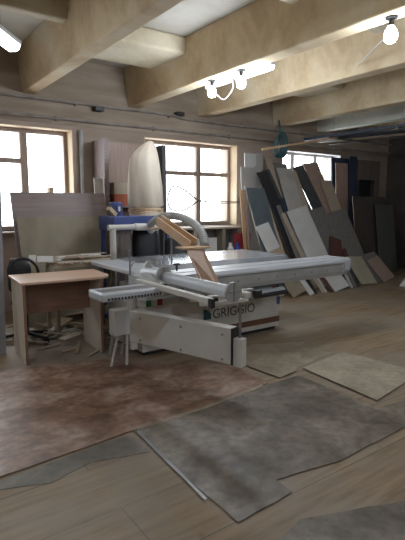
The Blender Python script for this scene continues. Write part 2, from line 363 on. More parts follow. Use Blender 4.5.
# ================================================================ BOARDS
def rect_on_plane(p1, p2, p3, extend=True):
    e = (p3-p1).normalized(); w = p2-p1; w = w-e*w.dot(e)
    if extend: L = min(-p1.z/e.z, -(p1.z+w.z)/e.z)
    else: L = (p3-p1).length
    return p1, w, e*L
def slab(name, p, w, l, nrm, t, m, label, cat='board', group=None, bev=0):
    n = Vector(nrm).normalized(); b = nb()
    a = [p+l, p+l+w, p+l+w-n*t, p+l-n*t, p, p+w, p+w-n*t, p-n*t]
    lo = min(v.z for v in a)
    if lo < 0 and lo > -.05: a = [v+Vector((0, 0, -lo)) for v in a]
    hexa(b, a); return tag(finish(name, b, m, bevel=bev), label, cat, group)
def leanY(TL, TR, BL, yf, s, m, label, t=.017, name='leaning_board', cat='board', group=None):
    n = Vector((0, -1, s)); p0 = (0, yf, 0)
    p1, p2, p3 = hit(*TL, p0, n), hit(*TR, p0, n), hit(*BL, p0, n)
    p, w, l = rect_on_plane(p1, p2, p3)
    return slab(name, p, w, l, n, t, m, label, cat, group)
def leanXY(x0, x1, ztop, yf, s, m, label, t=.017, name='leaning_board', cat='board', group=None):
    n = Vector((0, -1, s)); return slab(name, Vector((x0, yf+s*ztop, ztop)), Vector((x1-x0, 0, 0)), Vector((0, -s*ztop, -ztop)), n, t, m, label, cat, group)
# two large boards under the left window
leanXY(1.58, 2.87, 1.66, 5.95, .27, 'mauve', 'large mauve brown laminated board leaning under the left window')
leanXY(1.61, 2.76, 1.34, 5.89, .27, 'kraft', 'large olive tan hardboard sheet leaning on the mauve board', t=.01)
leanY((-14, 186), (1, 190), (-9, 342), 4.95, .12, 'greyboard', 'tall pale grey board leaning at the left edge of the view')
p = atY(51, 186, 6.86); tag(finish('wood_stub', box(nb(), p.x-.03, p.x+.03, 6.84, 6.96, WZ0, 1.75), 'scrap'), 'short wooden stub standing on the left window sill', 'offcut')

R1 = 'boards stored in the leaning rack by the right windows'
S = .42
B = [
 # front layer
 ((287, 212), (309, 212), (307, 257), 5.62, 'white', 'wide white laminated board leaning low at the front of the rack'),
 ((256, 227), (270.5, 227), (268, 253), 5.62, 'white', 'small white board leaning below the blue grey board'),
 ((330, 236), (341, 235), (331.5, 262), 5.60, 'maroon', 'narrow maroon board standing before the grey sheets'),
 ((341.5, 250), (346, 250), (347, 262), 5.622, 'maroon', 'short dark red brown strip beside the narrow maroon board'),
 ((281.5, 214), (285.5, 214), (301, 257), 5.66, 'beige', 'beige narrow board just left of the wide white one'),
 ((276.5, 206), (280.5, 206), (296, 257), 5.69, 'greyb', 'narrow grey brown board left of the beige one'),
 ((246, 188), (264, 188), (256, 227), 5.68, 'slate', 'blue grey board leaning above the small white board'),
 ((244.5, 186), (247, 186), (256, 230), 5.71, 'beige', 'thin beige strip at the left edge of the blue grey board'),
 ((277, 168), (291.5, 168), (288, 208), 5.72, 'offwhite', 'tall white board leaning against the right window post'),
 ((290, 171), (296, 171), (302.5, 208), 5.75, 'beige', 'thin beige board behind the tall white one'),
 ((304, 212), (326, 212), (320, 250), 5.69, 'greyb', 'grey oak sheet leaning right of the white boards'),
 ((324, 214), (347, 213), (341, 256), 5.665, 'greyb', 'wide grey oak sheet at the right end of the rack'),
 ((321, 181), (331, 180), (332, 213), 5.75, 'beige', 'beige board leaning over the window before the pink one'),
 ((293, 168), (304, 168), (311, 205), 5.79, 'charcoal', 'charcoal board between the white and the pink board'),
 ((303, 164), (318, 164), (313, 190), 5.82, 'pink', 'pinkish beech board standing against the bright window'),
 ((257, 173), (268, 173), (281, 232), 5.74, 'nearblack', 'near black long board beside the blue grey one'),
 ((262, 171), (270, 171), (290, 235), 5.78, 'charcoal', 'dark grey long board behind the near black one'),
 ((266, 158), (271, 158), (282, 215), 5.81, 'beige', 'tall beige strip under the hanging cable coil'),
 ((271, 163), (286, 163), (282, 205), 5.84, 'greyb', 'grey brown board behind the top of the tall white one'),
 ((280, 199), (285, 199), (296, 235), 5.755, 'navy', 'narrow dark blue board peeking out left of the white boards'),
 ((262, 190), (263.5, 190), (279, 240), 5.715, 'beige', 'thin light edged panel in front of the dark long boards'),
 ((285, 190), (302, 188), (300, 225), 5.87, 'nearblack', 'black filler sheet added at the back of the rack'),  # filler added to paint the dark space between the boards
]
for TL, TR, BL, yf, m, lab in B: leanY(TL, TR, BL, yf, S, m, lab, group=None)
# steep boards at the pier
leanY((241, 167), (256, 167), (241.8, 195), 6.63, .06, 'offwhite', 'dusty white upright board against the wall between windows')
leanY((244.5, 153), (256, 153), (245.5, 185), 6.69, .06, 'white', 'tallest white upright board against the wall between windows')
leanY((256, 153), (263, 153), (256.8, 185), 6.75, .06, 'offwhite', 'narrow offwhite board right of the tallest white one')
leanY((256, 166), (262, 166), (257, 185), 6.66, .06, 'offwhite', 'short offwhite board end right of the dusty white board')
leanY((240, 190), (243, 190), (242.5, 226), 6.36, .05, 'ply', 'thin upright plywood strip beside the middle window sill')
leanY((243.8, 190), (246.2, 190), (246.5, 226), 6.32, .05, 'pink', 'thin pinkish upright strip beside the plywood strip')
# low boards in front, leaning at 45 degrees on the rack
LW = [
 ((345, 257), (360, 255), (363, 287), 5.36, .9, 'olive', 'cream olive board leaning low at the right of the rack'),
 ((367, 261), (381, 260), (386, 284.5), 5.36, .85, 'pink', 'pinkish board leaning low right of the cream olive one'),
 ((359, 256.5), (377, 255.5), (378, 282), 5.43, .85, 'greyb', 'grey board end behind the low pinkish board'),
 ((323.5, 275), (340, 273), (335, 291.5), 5.24, .8, 'white', 'small white board leaning below the end of the sliding rail'),
 ((318.5, 277), (323, 276.5), (331, 291.5), 5.26, .8, 'maroon', 'dark brown strip left of the small white leaning board'),
 ((298, 278.5), (303, 278), (307, 291), 5.28, .8, 'white', 'narrow white strip leaning under the sliding rail'),
 ((280, 280), (297.5, 278.5), (289, 292), 5.30, .8, 'kraft', 'brown hardboard piece leaning under the sliding rail'),
 ((304.5, 277), (307, 277), (313, 290), 5.31, .8, 'nearblack', 'black filler slat for the dark gap beside the narrow white strip'),  # dark strip painted in for the shaded gap between the strips
 ((311, 276.5), (313.5, 276.5), (320, 290), 5.30, .8, 'beige', 'left one of two pale slats leaning under the sliding rail'),
 ((314.6, 276.5), (317, 276.5), (323.5, 290), 5.29, .8, 'offwhite', 'right one of two pale slats leaning under the sliding rail'),
 ((341.5, 268), (344, 268), (351, 288.5), 5.31, .8, 'offwhite', 'left narrow pale slat between white and olive boards'),
 ((345.2, 268), (347.5, 268), (355, 288.5), 5.32, .8, 'greyb', 'middle narrow grey slat between white and olive boards'),
 ((348.8, 268), (350.5, 268), (359, 288.5), 5.33, .8, 'charcoal', 'right narrow dark slat between white and olive boards'),
]
for TL, TR, BL, yf, s, m, lab in LW: leanY(TL, TR, BL, yf, s, m, lab, t=.014)
# boards on the rail side
leanY((252, 254), (262, 253.5), (262, 270), 5.42, .5, 'kraft', 'brown board piece leaning behind the sliding rail', t=.014)
leanY((268, 253), (283, 252.5), (276, 270), 5.50, .4, 'chip', 'raw chipboard piece leaning below the small white board', t=.014)
# right end: tall panels
leanXY(8.36, 9.10, 2.52, 6.72, .06, 'navy', 'wide navy panel standing upright right of the last window', t=.018)
leanXY(8.42, 8.83, 2.40, 6.66, .06, 'pink', 'tall pinkish panel standing before the navy panel')
leanXY(8.82, 9.08, 2.56, 6.60, .06, 'navy', 'narrow navy panel standing right of the tall pinkish one', t=.022)
cab = thing('wardrobe', (9.5, 6.7, 0), 'tall dark wardrobe with a black recess in the right corner', 'wardrobe')
x0, x1 = 9.12, 9.93
finish('front_panel', box(nb(), x0, x1, 6.74, 6.76, 2.06, 2.5), 'wardrobe', cab)
finish('side_panel', box(nb(), x0, x0+.05, 6.76, 6.97, 0, 2.5), 'umber', cab)
finish('side_panel', box(nb(), x1-.05, x1, 6.76, 6.97, 0, 2.5), 'umber', cab)
finish('side_frame', box(nb(), x0, x0+.06, 6.74, 6.76, 0, 2.06), 'umber', cab)
finish('side_frame', box(nb(), x1-.16, x1, 6.74, 6.76, 0, 2.06), 'wardrobe', cab)
finish('back_panel', box(nb(), x0+.05, x1-.05, 6.94, 6.96, 0, 2.4), 'nearblack', cab)
finish('lower_panel', box(nb(), x0+.06, x1-.16, 6.74, 6.76, 0, 1.62), 'umber', cab)
leanXY(8.55, 9.72, 1.68, 6.2, .14, 'umber', 'huge dark umber board leaning across the wardrobe')
leanXY(9.2, 9.85, 1.5, 6.1, .14, 'greenish', 'dark grey green board leaning over the right edge of the umber board')
def leanX(y0, y1, ztop, xf, s, m, label, t=.017):
    n = Vector((-1, 0, s)); return slab('leaning_board', Vector((xf+s*ztop, y0, ztop)), Vector((0, y1-y0, 0)), Vector((-s*ztop, 0, -ztop)), n, t, m, label)
leanX(5.1, 5.85, 2.0, 9.75, .33, 'greenish', 'dark grey green panel leaning on the right wall')
leanX(4.4, 5.5, 1.5, 9.5, .4, 'umber', 'dark umber panel leaning on the right wall before the grey green one')
leanX(4.1, 4.93, 1.15, 8.05, 1.25, 'white', 'white board leaning low at the right edge of the view')

# ================================================================ PANEL SAW
saw = thing('panel_saw', (3.1, 4.1, 0), 'white sliding table panel saw with brown stripe and aluminium rail', 'saw')
b = nb(); box(b, 2.18, 4.06, 4.06, 4.80, .04, .50); box(b, 2.3, 3.9, 4.06, 4.80, .50, .66)
cabinet = finish('cabinet', b, 'machine', saw, bevel=.008)
finish('plinth', box(nb(), 2.22, 4.03, 4.09, 4.77, 0, .04), 'black', saw)
finish('brown_stripe', box(nb(), 3.1, 4.062, 4.052, 4.06, .10, .165), 'brownband', cabinet)
finish('saw_table', box(nb(), 2.50, 4.50, 4.36, 5.28, .80, .86), 'iron', saw, bevel=.006)
for x in (2.62, 4.3):
    for y in (4.86, 5.2): finish('table_leg', box(nb(), x-.03, x+.03, y-.03, y+.03, 0, .80), 'machine', saw)
finish('rail_support', box(nb(), 2.62, 3.1, 3.70, 4.06, .52, .655), 'machine', saw)
finish('carriage_mount', box(nb(), 2.5, 3.8, 4.0, 4.36, .66, .8), 'machine', saw)
# table extension at the left
finish('table_extension', box(nb(), 2.12, 2.47, 4.0, 5.15, .815, .86), 'alu', saw, bevel=.006)
finish('extension_leg', box(nb(), 2.16, 2.2, 5.06, 5.1, 0, .815), 'alu2', saw)
# sliding rail : profiled extrusion
def profile_x(pts, x0, x1):
    b = nb(); a = [b.verts.new((x0, y, z)) for y, z in pts]; c = [b.verts.new((x1, y, z)) for y, z in pts]
    b.faces.new(a); b.faces.new(c[::-1])
    for i in range(len(pts)): j = (i+1) % len(pts); b.faces.new((a[i], a[j], c[j], c[i]))
    return b
RX0, RX1 = 2.0, 4.80
PR = [(3.60, .83), (3.615, .86), (3.76, .86), (3.76, .852), (3.79, .852), (3.79, .86), (3.97, .86), (3.97, .66), (3.64, .66), (3.62, .70), (3.62, .80), (3.60, .81)]
rail = finish('sliding_rail', profile_x(PR, RX0, RX1-.1), 'alu', saw)
finish('rail_face', box(nb(), RX0, RX1-.14, 3.612, 3.622, .705, .80), 'alu2', rail)
PE = [(y*1.0, z) for y, z in [(3.60, .84), (3.62, .865), (3.97, .865), (3.97, .70), (3.80, .66), (3.66, .66), (3.60, .72)]]
finish('rail_end_cap', profile_x(PE, RX1-.1, RX1), 'alu', rail)
b = nb()
for k in range(9): x = 2.5+k*.27; tube(b, [(x, 3.612, .745), (x, 3.602, .745)], .007, 8)
finish('rail_bolt', b, 'steel', rail)['kind'] = 'stuff'
finish('rail_handle', tube(nb(), catmull([(RX1, 3.7, .82), (RX1+.08, 3.68, .80), (RX1+.07, 3.66, .75), (RX1, 3.66, .73)]), .008, 6), 'steel', saw, smooth=True)
# swing arm (big white box section)
A0, A1 = Vector((1.93, 3.83, 0)), Vector((2.27, 2.78, 0)); ad = (A1-A0).normalized(); an = ad.cross(az)
mid = (A0+A1)/2
arm = finish('swing_arm', obox(nb(), mid+an*(-.05)+az*.405, ad, an, az, (A1-A0).length, .10, .29), 'machine', saw, bevel=.006)
nface = an if an.dot(O-mid) > 0 else -an
face = mid+an*(-.05)+nface*.05
b = nb()
for u_ in (-.42, .05, .47):
    for z_ in (.29, .49): tube(b, [face+ad*u_+az*z_-nface*.002, face+ad*u_+az*z_+nface*.006], .010, 8)
finish('arm_screw', b, 'steel', arm)['kind'] = 'stuff'
e0 = A1+an*(-.05)
finish('arm_end_plate', obox(nb(), e0+ad*.006+az*.405, ad, an, az, .012, .104, .294), 'black', arm)
finish('arm_slide', obox(nb(), e0+ad*.05+az*.36, ad, an, az, .08, .075, .23), 'machine', arm, bevel=.008)
finish('arm_pivot', tube(nb(), [(2.06, 4.02, .12), (2.06, 4.02, .62)], .045, 12), 'machine', saw)
finish('pivot_bracket', box(nb(), 2.06, 2.2, 3.97, 4.07, .3, .5), 'machine', saw)
post = e0+ad*.05
finish('support_post', tube(nb(), [post+az*.47, post+az*.81], .012, 10), 'steel', saw)
# outrigger frame
OX0, OX1, OY0, OY1 = 1.86, 2.20, 2.50, 3.52
b = nb(); zt = .885
for x in (OX0, OX1): box(b, x-.025, x+.025, OY0, OY1, zt-.04, zt)
for y in (OY0+.02, 2.72, OY1-.03): box(b, OX0+.0, OX1-.0, y-.02, y+.02, zt-.065, zt-.038)
fr = finish('outrigger_frame', b, 'machine', saw, bevel=.004)
finish('outrigger_foot', box(nb(), post.x-.05, post.x+.05, post.y-.05, post.y+.05, .805, .82), 'steel', saw)
# fence tubes with round end caps
def dz(px, py, x): return hit(px, py, (x, 0, 0), Vector((1, 0, 0)))
c1 = dz(163.5, 275, 2.02); c2 = dz(233, 292, 2.0)
c0 = Vector((2.04, 3.72, .90))
def halfround(bm, a, b_, r):
    a, b_ = Vector(a), Vector(b_); d = (b_-a).normalized(); s = d.cross(az).normalized(); u_ = s.cross(d)
    prof = [(-.95, -.85), (.95, -.85), (.95, .0)]+[(.95*math.cos(t), .95*math.sin(t)) for t in [PI*k/10 for k in range(1, 10)]]+[(-.95, 0)]
    r1 = [bm.verts.new(a+s*(x*r)+u_*(y*r)) for x, y in prof]; r2 = [bm.verts.new(b_+s*(x*r)+u_*(y*r)) for x, y in prof]
    bm.faces.new(r1[::-1]); bm.faces.new(r2)
    for i in range(len(prof)): j = (i+1) % len(prof); bm.faces.new((r1[i], r1[j], r2[j], r2[i]))
    return bm
fence = finish('crosscut_fence', halfround(nb(), c0, c1, .050), 'alu', saw)
dd = (c2-c1).normalized()
fence2 = finish('fence_extension', halfround(nb(), c1+dd*.02+Vector((.012, 0, -.012)), c2, .043), 'alu', saw)
for c, r in ((c1, .072), (c2, .068)):
    cp = finish('fence_end_cap', tube(nb(), [c-dd*.006, c+dd*.012], r, 24), 'alu2', saw)
    b = nb(); s = dd.cross(az).normalized()
    obox(b, c+dd*.0135, s, dd, az, r*1.8, .003, .005); obox(b, c+dd*.0135, s, dd, az, .005, .003, r*1.8)
    finish('cap_groove', b, 'steel', cp)
# black stops & clamps beneath the fence
for t_ in (.12, .38, .72, .86):
    q = c1.lerp(c2, t_)+Vector((-.06, 0, -.065)); finish('fence_clamp', obox(nb(), q, (1, 0, 0), (0, 1, 0), az, .03, .05, .028), 'black', saw)
q = c1.lerp(c2, .14)+Vector((.05, 0, .045))
b = nb(); tube(b, [q, q+az*.05], .008, 8); obox(b, q+az*.055, (1, 0, 0), (0, 1, 0), az, .05, .02, .016); finish('stop_knob', b, 'black', saw)
finish('rail_clamp', obox(nb(), dz(214, 303, 1.86)+Vector((-.02, 0, 0)), (1, 0, 0), (0, 1, 0), az, .03, .035, .06), 'black', saw)
# scale bar with holes (extends to the left)
sb = finish('scale_bar', box(nb(), 1.37, 1.90, 3.14, 3.40, .80, .865), 'alu', saw, bevel=.014)
finish('scale_groove', box(nb(), 1.40, 1.89, 3.20, 3.31, .866, .868), 'steel', sb)
b = nb()
for k in range(17): x = 1.42+k*.027; box(b, x-.006, x+.006, 3.133, 3.14, .812, .828)
finish('scale_mark', b, 'black', sb)['kind'] = 'stuff'
finish('fence_bracket', hexa(nb(), [(1.86, 3.2, .78), (2.0, 3.2, .78), (2.0, 3.6, .78), (1.86, 3.6, .78), (1.9, 3.24, .88), (1.98, 3.24, .88), (1.98, 3.56, .93), (1.9, 3.56, .93)]), 'alu2', saw, bevel=.01)
p = atY(130, 268, 3.9)
b = nb(); tube(b, [(p.x, 3.9, .86), (p.x, 3.9, p.z+.17)], .010, 8); tube(b, [(p.x, 3.9, .93), (p.x+.05, 3.9, .99)], .007, 6); finish('clamp_rod', b, 'steel', saw)
p = atY(145, 266, 3.9)
finish('flip_stop', hexa(nb(), [(p.x-.07, 3.86, .86), (p.x+.07, 3.86, .86), (p.x+.07, 3.92, .86), (p.x-.07, 3.92, .86), (p.x+.01, 3.87, .98), (p.x+.05, 3.87, .98), (p.x+.05, 3.90, .98), (p.x+.01, 3.90, .98)]), 'alu2', saw)
# right bracket beyond the end cap
e = atZ(250, 291, .80)
b = nb(); box(b, e.x-.14, e.x+.02, e.y-.03, e.y+.01, .80, .825); box(b, e.x-.08, e.x+.04, e.y-.03, e.y+.02, .765, .80); finish('frame_clamp', b, 'alu2', saw, bevel=.004)
finish('clamp_block', box(nb(), e.x+.0, e.x+.07, e.y-.07, e.y-.04, .75, .81), 'black', saw)
# control panel
q0, q1, q2, q3 = atY(250, 286.5, 3.78), atY(283, 280.5, 3.78), atY(288, 291, 3.60), atY(254, 296.5, 3.60)
cpz = Vector((0, 0, -.03))
cp = finish('control_panel', hexa(nb(), [q3+cpz, q2+cpz, q1+cpz, q0+cpz, q3, q2, q1, q0]), 'black', saw, bevel=.006)
def lerp4(u_, v_): return q0.lerp(q1, u_).lerp(q3.lerp(q2, u_), v_)
up_ = (q1-q0).cross(q3-q0).normalized(); up_ = up_ if up_.z > 0 else -up_
def inset(u0, u1, v0, v1, h): 
    P = [lerp4(u0, v1), lerp4(u1, v1), lerp4(u1, v0), lerp4(u0, v0)]
    return hexa(nb(), P+[x_+up_*h for x_ in P])
finish('panel_plate', inset(.1, .94, .15, .85, .003), 'alu', cp)
for k, m_ in enumerate(('red', 'black', 'black', 'pink', 'green')):
    c = lerp4(.62+k*.07, .5); finish('button', tube(nb(), [c+up_*.003, c+up_*.018], .010, 10), m_, cp)
finish('panel_bracket', box(nb(), 3.35, 3.5, q2.y+.1, 4.07, .5, .54), 'machine', saw)
finish('panel_bracket', box(nb(), 3.7, 3.78, q2.y+.1, 4.07, .5, .54), 'machine', saw)
# printed marks
def text(name, s, size, loc, parent, m, ext=.001):
    cu = bpy.data.curves.new('t', 'FONT'); cu.body = s; cu.size = size; cu.extrude = ext
    o = bpy.data.objects.new('t', cu); COL.objects.link(o); bpy.context.view_layer.update()
    me = bpy.data.meshes.new_from_object(o.evaluated_get(bpy.context.evaluated_depsgraph_get())); bpy.data.objects.remove(o)
    b = nb(); b.from_mesh(me); bpy.data.meshes.remove(me)
    bmesh.ops.transform(b, matrix=Matrix.Translation(loc) @ Matrix.Rotation(PI/2, 4, 'X'), verts=b.verts)
    return finish(name, b, m, parent)
yl = 4.055
p = atY(205, 320, 4.06)
b = nb(); poly_pts = [(0, 0), (.10, 0), (.10, .06), (.06, .10), (0, .12)]
v = [b.verts.new((p.x-.02+x, yl, p.z+z)) for x, z in poly_pts]; v2 = [b.verts.new((p.x-.02+x, yl+.004, p.z+z)) for x, z in poly_pts]
b.faces.new(v); b.faces.new(v2[::-1])
for i in range(5): b.faces.new((v[i], v[(i+1) % 5], v2[(i+1) % 5], v2[i]))
finish('logo', b, 'teal', cabinet)
text('lettering', 'GRIGGIO', .15, (p.x+.10, yl+.004, p.z+.0), cabinet, 'ink')
p = atY(146, 307, 4.06)
for k, m_ in enumerate(('green', 'white', 'red')):
    finish('maker_plate', box(nb(), p.x+k*.065, p.x+.055+k*.065, 4.052, 4.06, p.z, p.z+.09), m_, cabinet)
p = atY(280, 301, 4.06)
finish('sticker', box(nb(), p.x-.06, p.x-.01, 4.054, 4.06, p.z-.03, p.z+.06), 'bluep', cabinet)

# white box beside the saw end, on strip legs
p0_, p1_ = atY(108, 310, 4.0), atY(130, 334, 4.0)
bx = thing('drawer_box', (1.95, 4.1, 0), 'white board box on splayed strips behind the end of the swing arm', 'box')
finish('box_body', box(nb(), p0_.x+.06, p1_.x+.03, 4.0, 4.12, p1_.z, p0_.z-.02), 'white', bx, bevel=.004)
zb_ = p1_.z+.002
for (a, c_) in (((p0_.x+.1, 4.02, zb_), (p0_.x+.0, 3.96, 0.006)), ((p1_.x-.02, 4.02, zb_), (p1_.x-.08, 3.92, 0.006)), ((p0_.x+.09, 4.1, zb_), (p0_.x+.12, 4.26, 0.006)), ((p1_.x-.0, 4.1, zb_), (p1_.x+.03, 4.26, 0.006))):
    finish('leg', bar(nb(), a, c_, .025, .016), 'offwhite', bx)

# plywood dust hood holder
hood = thing('dust_hood_holder', (2.9, 3.9, .86), 'homemade plywood dust hood arm standing on the saw table', 'dust hood')
T0, T1 = atY(187, 250, 3.78), atY(203.5, 249, 3.78)
B0 = atZ(204, 287, .815); B1 = atZ(223, 290, .815)
w = (T1-T0); n_ = (B0-T0).cross(w).normalized(); n_ = n_ if n_.y < 0 else -n_
finish('front_board', hexa(nb(), [B0, B1, B1-n_*.014, B0-n_*.014, T0, T1, T1-n_*.014, T0-n_*.014]), 'ply2', hood)
P0 = atY(180, 247.5, 3.86); zpl = T0.z+.004
finish('platform', obox(nb(), ((T0.x+T1.x)/2+.03, 3.86, zpl+.008), (1, -.1, 0), (.1, 1, 0), az, .30, .18, .014), 'ply', hood)
a, c_ = atY(157, 221, 4.75), atY(190, 246, 3.95)
finish('arm_board', bar(nb(), a, c_, .016, .10, up=(0, 0, 1)), 'ply', hood)
finish('arm_board', bar(nb(), a+Vector((.09, .05, .03)), c_+Vector((.10, .03, .03)), .016, .08), 'ply', hood)
finish('cross_board', bar(nb(), a+Vector((-.05, .05, -.09)), a+Vector((.18, .05, -.08)), .12, .014), 'ply', hood)
pq = (a+c_)/2
finish('arm_post', tube(nb(), [(pq.x+.03, 4.42, .86), (pq.x+.03, 4.42, pq.z)], .010, 8), 'steel', hood)
# flexible hose
hp = [atY(x, y, Y_) for x, y, Y_ in ((151, 231, 5.40), (152, 223, 5.3), (165, 216, 5.0), (180, 217, 4.7), (194, 224, 4.35), (202, 234, 4.05), (205, 246, 3.88))]
cp_ = catmull(hp, 12)
hose = finish('suction_hose', tube(nb(), cp_, [.045+(.004 if i % 2 else -.003) for i in range(len(cp_))], 12), 'hose', None, smooth=False)
tag(hose, 'grey corrugated suction hose arching to the plywood hood over the saw', 'hose')

# ================================================================ DUST COLLECTOR
dc = thing('dust_collector', (2.8, 5.7, 0), 'blue dust collector with a tall cloth filter bag behind the saw', 'dust collector')
b = nb(); box(b, 2.60, 3.46, 5.55, 6.0, 1.17, 1.36)
finish('fan_housing', b, 'bluep', dc, bevel=.012)
for x in (2.63, 3.43):
    for y in (5.6, 5.95): finish('frame_leg', box(nb(), x-.02, x+.02, y-.02, y+.02, .05, 1.17), 'bluep', dc)
finish('base', box(nb(), 2.58, 3.48, 5.55, 6.0, 0.0, .05), 'bluep', dc)
mo = finish('motor', tube(nb(), [(2.73, 5.74, 1.36), (2.73, 5.74, 1.385), (2.73, 5.74, 1.39), (2.73, 5.74, 1.52), (2.73, 5.74, 1.54)], [.09, .09, .085, .085, .06], 18), 'bluep', dc)
finish('terminal_box', box(nb(), 2.695, 2.765, 5.63, 5.67, 1.41, 1.49), 'bluep', mo)
finish('terminal_label', box(nb(), 2.715, 2.74, 5.626, 5.63, 1.42, 1.48), 'white', mo)
# filter bag: lofted cloth
def bag(cx, cy, prof, folds, amp):
    bm = nb(); rings = []; N_ = 36
    for (z, rx, ry, ox) in prof:
        rings.append([bm.verts.new((cx+ox+rx*math.cos(t)*(1+amp*math.sin(folds*t+z*2)), cy+ry*math.sin(t)*(1+amp*math.cos(folds*t)), z)) for t in [2*PI*k/N_ for k in range(N_)]])
    for a_, b_ in zip(rings, rings[1:]):
        for k in range(N_): bm.faces.new((a_[k], a_[(k+1) % N_], b_[(k+1) % N_], b_[k]))
    bm.faces.new(rings[0]); bm.faces.new(rings[-1]); return bm
finish('filter_bag', bag(3.20, 5.78, [(1.44, .19, .17, 0), (1.50, .245, .2, 0), (1.75, .235, .2, -.01), (1.95, .22, .17, -.02), (2.10, .20, .14, -.015), (2.2, .165, .10, .01), (2.29, .105, .06, .05), (2.35, .045, .03, .08), (2.365, .01, .01, .08)], 7, .09), 'cloth', dc, smooth=True)
finish('bag_collar', tube(nb(), [(3.20, 5.78, 1.36), (3.20, 5.78, 1.44), (3.20, 5.78, 1.455)], [.23, .22, .2], 24), 'cloth', dc)
b = nb(); random.seed(3)
for k in range(3): tube(b, [(3.20+.235*math.cos(t), 5.78+.215*math.sin(t), 1.40+k*.022+.01*math.sin(3*t+k)) for t in [2*PI*j/24 for j in range(25)]], .010, 6)
finish('bag_strap', b, 'ply', dc)
finish('collection_bag', bag(2.82, 5.76, [(.08, .14, .14, 0), (.3, .18, .16, 0), (.8, .17, .15, .01), (1.1, .13, .12, 0), (1.17, .12, .12, 0)], 6, .09), 'plastic', dc, smooth=True)
finish('collection_bag', bag(3.18, 5.76, [(.06, .16, .15, 0), (.3, .2, .18, 0), (.85, .2, .17, 0), (1.08, .19, .16, 0), (1.17, .17, .16, 0)], 5, .06), 'nearblack', dc, smooth=True)
# white duct
dct = thing('white_duct', (2.52, 5.4, 0), 'white plastic drain pipe duct in front of the blue dust collector', 'duct')
finish('vertical_pipe', tube(nb(), [(2.52, 5.40, 0.0), (2.52, 5.40, 1.20)], .040, 14), 'pvc', dct, smooth=False)
finish('horizontal_pipe', tube(nb(), [(2.46, 5.40, 1.225), (2.84, 5.40, 1.225)], .036, 14), 'pvc', dct)
finish('pipe_socket', tube(nb(), [(2.82, 5.40, 1.225), (2.84, 5.40, 1.225), (3.16, 5.40, 1.215)], [.045, .047, .047], 14), 'pvc', dct)
tag(finish('black_bin', bag(3.50, 5.475, [(0, .13, .13, 0), (.4, .165, .165, 0), (1.02, .165, .165, 0), (1.06, .13, .13, 0)], 4, .03), 'nearblack', smooth=True), 'tall black sack standing beside the dust collector behind the saw', 'sack')
# vent valve / small wood handle piece left on collector
p = atY(97, 214, 5.7)
tag(finish('wood_block', bar(nb(), (2.66, 5.62, 1.375), (2.56, 5.60, 1.46), .07, .05), 'scrap'), 'small wooden block leaning on the left end of the blue housing', 'offcut')

# ================================================================ TALL OPEN CABINET behind the bag
tc_ = thing('open_cabinet', (3.4, 6.6, 0), 'tall open cabinet with dark sides between the two left windows', 'cabinet')
finish('side_panel', box(nb(), 2.93, 3.0, 6.5, 6.92, 0, 2.45), 'mauve', tc_)
finish('side_panel', box(nb(), 3.90, 3.97, 6.5, 6.92, 0, 2.42), 'charcoal', tc_)
finish('back_panel', box(nb(), 3.0, 3.90, 6.88, 6.92, 0, 2.46), 'pink', tc_)
finish('shelf', box(nb(), 3.0, 3.90, 6.52, 6.88, 1.46, 1.49), 'mauve', tc_)
leanXY(2.78, 2.91, 1.88, 6.42, .06, 'offwhite', 'narrow grey board standing before the left side of the open cabinet')
p = atY(112.5, 205, 6.6)
tag(finish('cardboard_box', box(nb(), 3.1, 3.42, 6.55, 6.8, 1.491, 1.66), 'red', bevel=.004), 'orange red box on the shelf of the open cabinet', 'box')
bpy.data.objects['cardboard_box'].data.materials[0] = mat('orange red card', (.40, .12, .06), (.32, .09, .045), 5, .7)
tag(finish('cardboard_box', box(nb(), 3.1, 3.40, 6.55, 6.8, 1.661, 1.83), 'beige', bevel=.004), 'cream box stacked on the orange red box', 'box')

# ================================================================ WORKBENCH UNDER MIDDLE WINDOW
wb = thing('wall_bench', (5.0, 6.6, 0), 'long wooden wall bench with vertical dividers under the middle window', 'workbench')
finish('bench_top', box(nb(), 4.02, 5.62, 6.6, 6.83, 1.085, 1.12), 'beige', wb, bevel=.004)
for x, m_ in ((4.1, 'charcoal'), (4.6, 'beige'), (5.22, 'kraft'), (5.56, 'mauve')):
    finish('divider', box(nb(), x-.02, x+.04, 6.62, 6.83, 0, 1.085), m_, wb)
finish('back_panel', box(nb(), 4.1, 5.6, 6.86, 6.89, 0, 1.08), 'greyb', wb)
tag(finish('red_sheet', box(nb(), 5.38, 5.76, 6.515, 6.535, 0, 1.0), 'red', bevel=.004), 'red panel standing under the right end of the wall bench', 'panel')
tag(finish('board_offcut', box(nb(), 4.68, 5.1, 6.66, 6.69, 0, .93), 'white'), 'white panel standing under the wall bench', 'panel')
tag(finish('pale_board', box(nb(), 4.18, 4.45, 6.66, 6.70, 0, .85), 'paleblue'), 'pale grey panel standing under the left end of the bench', 'panel')
def bottle(x, y, z0, m, lab):
    b = nb(); tube(b, [(x, y, z0), (x, y, z0+.005), (x, y, z0+.2), (x, y, z0+.25), (x, y, z0+.3)], [.055, .06, .06, .03, .03], 14)
    tag(finish('bottle', b, m, smooth=False), lab, 'bottle')
tag(finish('crate', box(nb(), 5.10, 5.44, 6.3, 6.5, 0, .55), 'chip', bevel=.004), 'raw chipboard crate standing before the wall bench', 'crate')
bottle(5.2, 6.40, .55, 'white', 'white bottle standing on the chipboard crate')
bottle(5.35, 6.40, .55, 'bluebright', 'blue bottle standing on the chipboard crate')
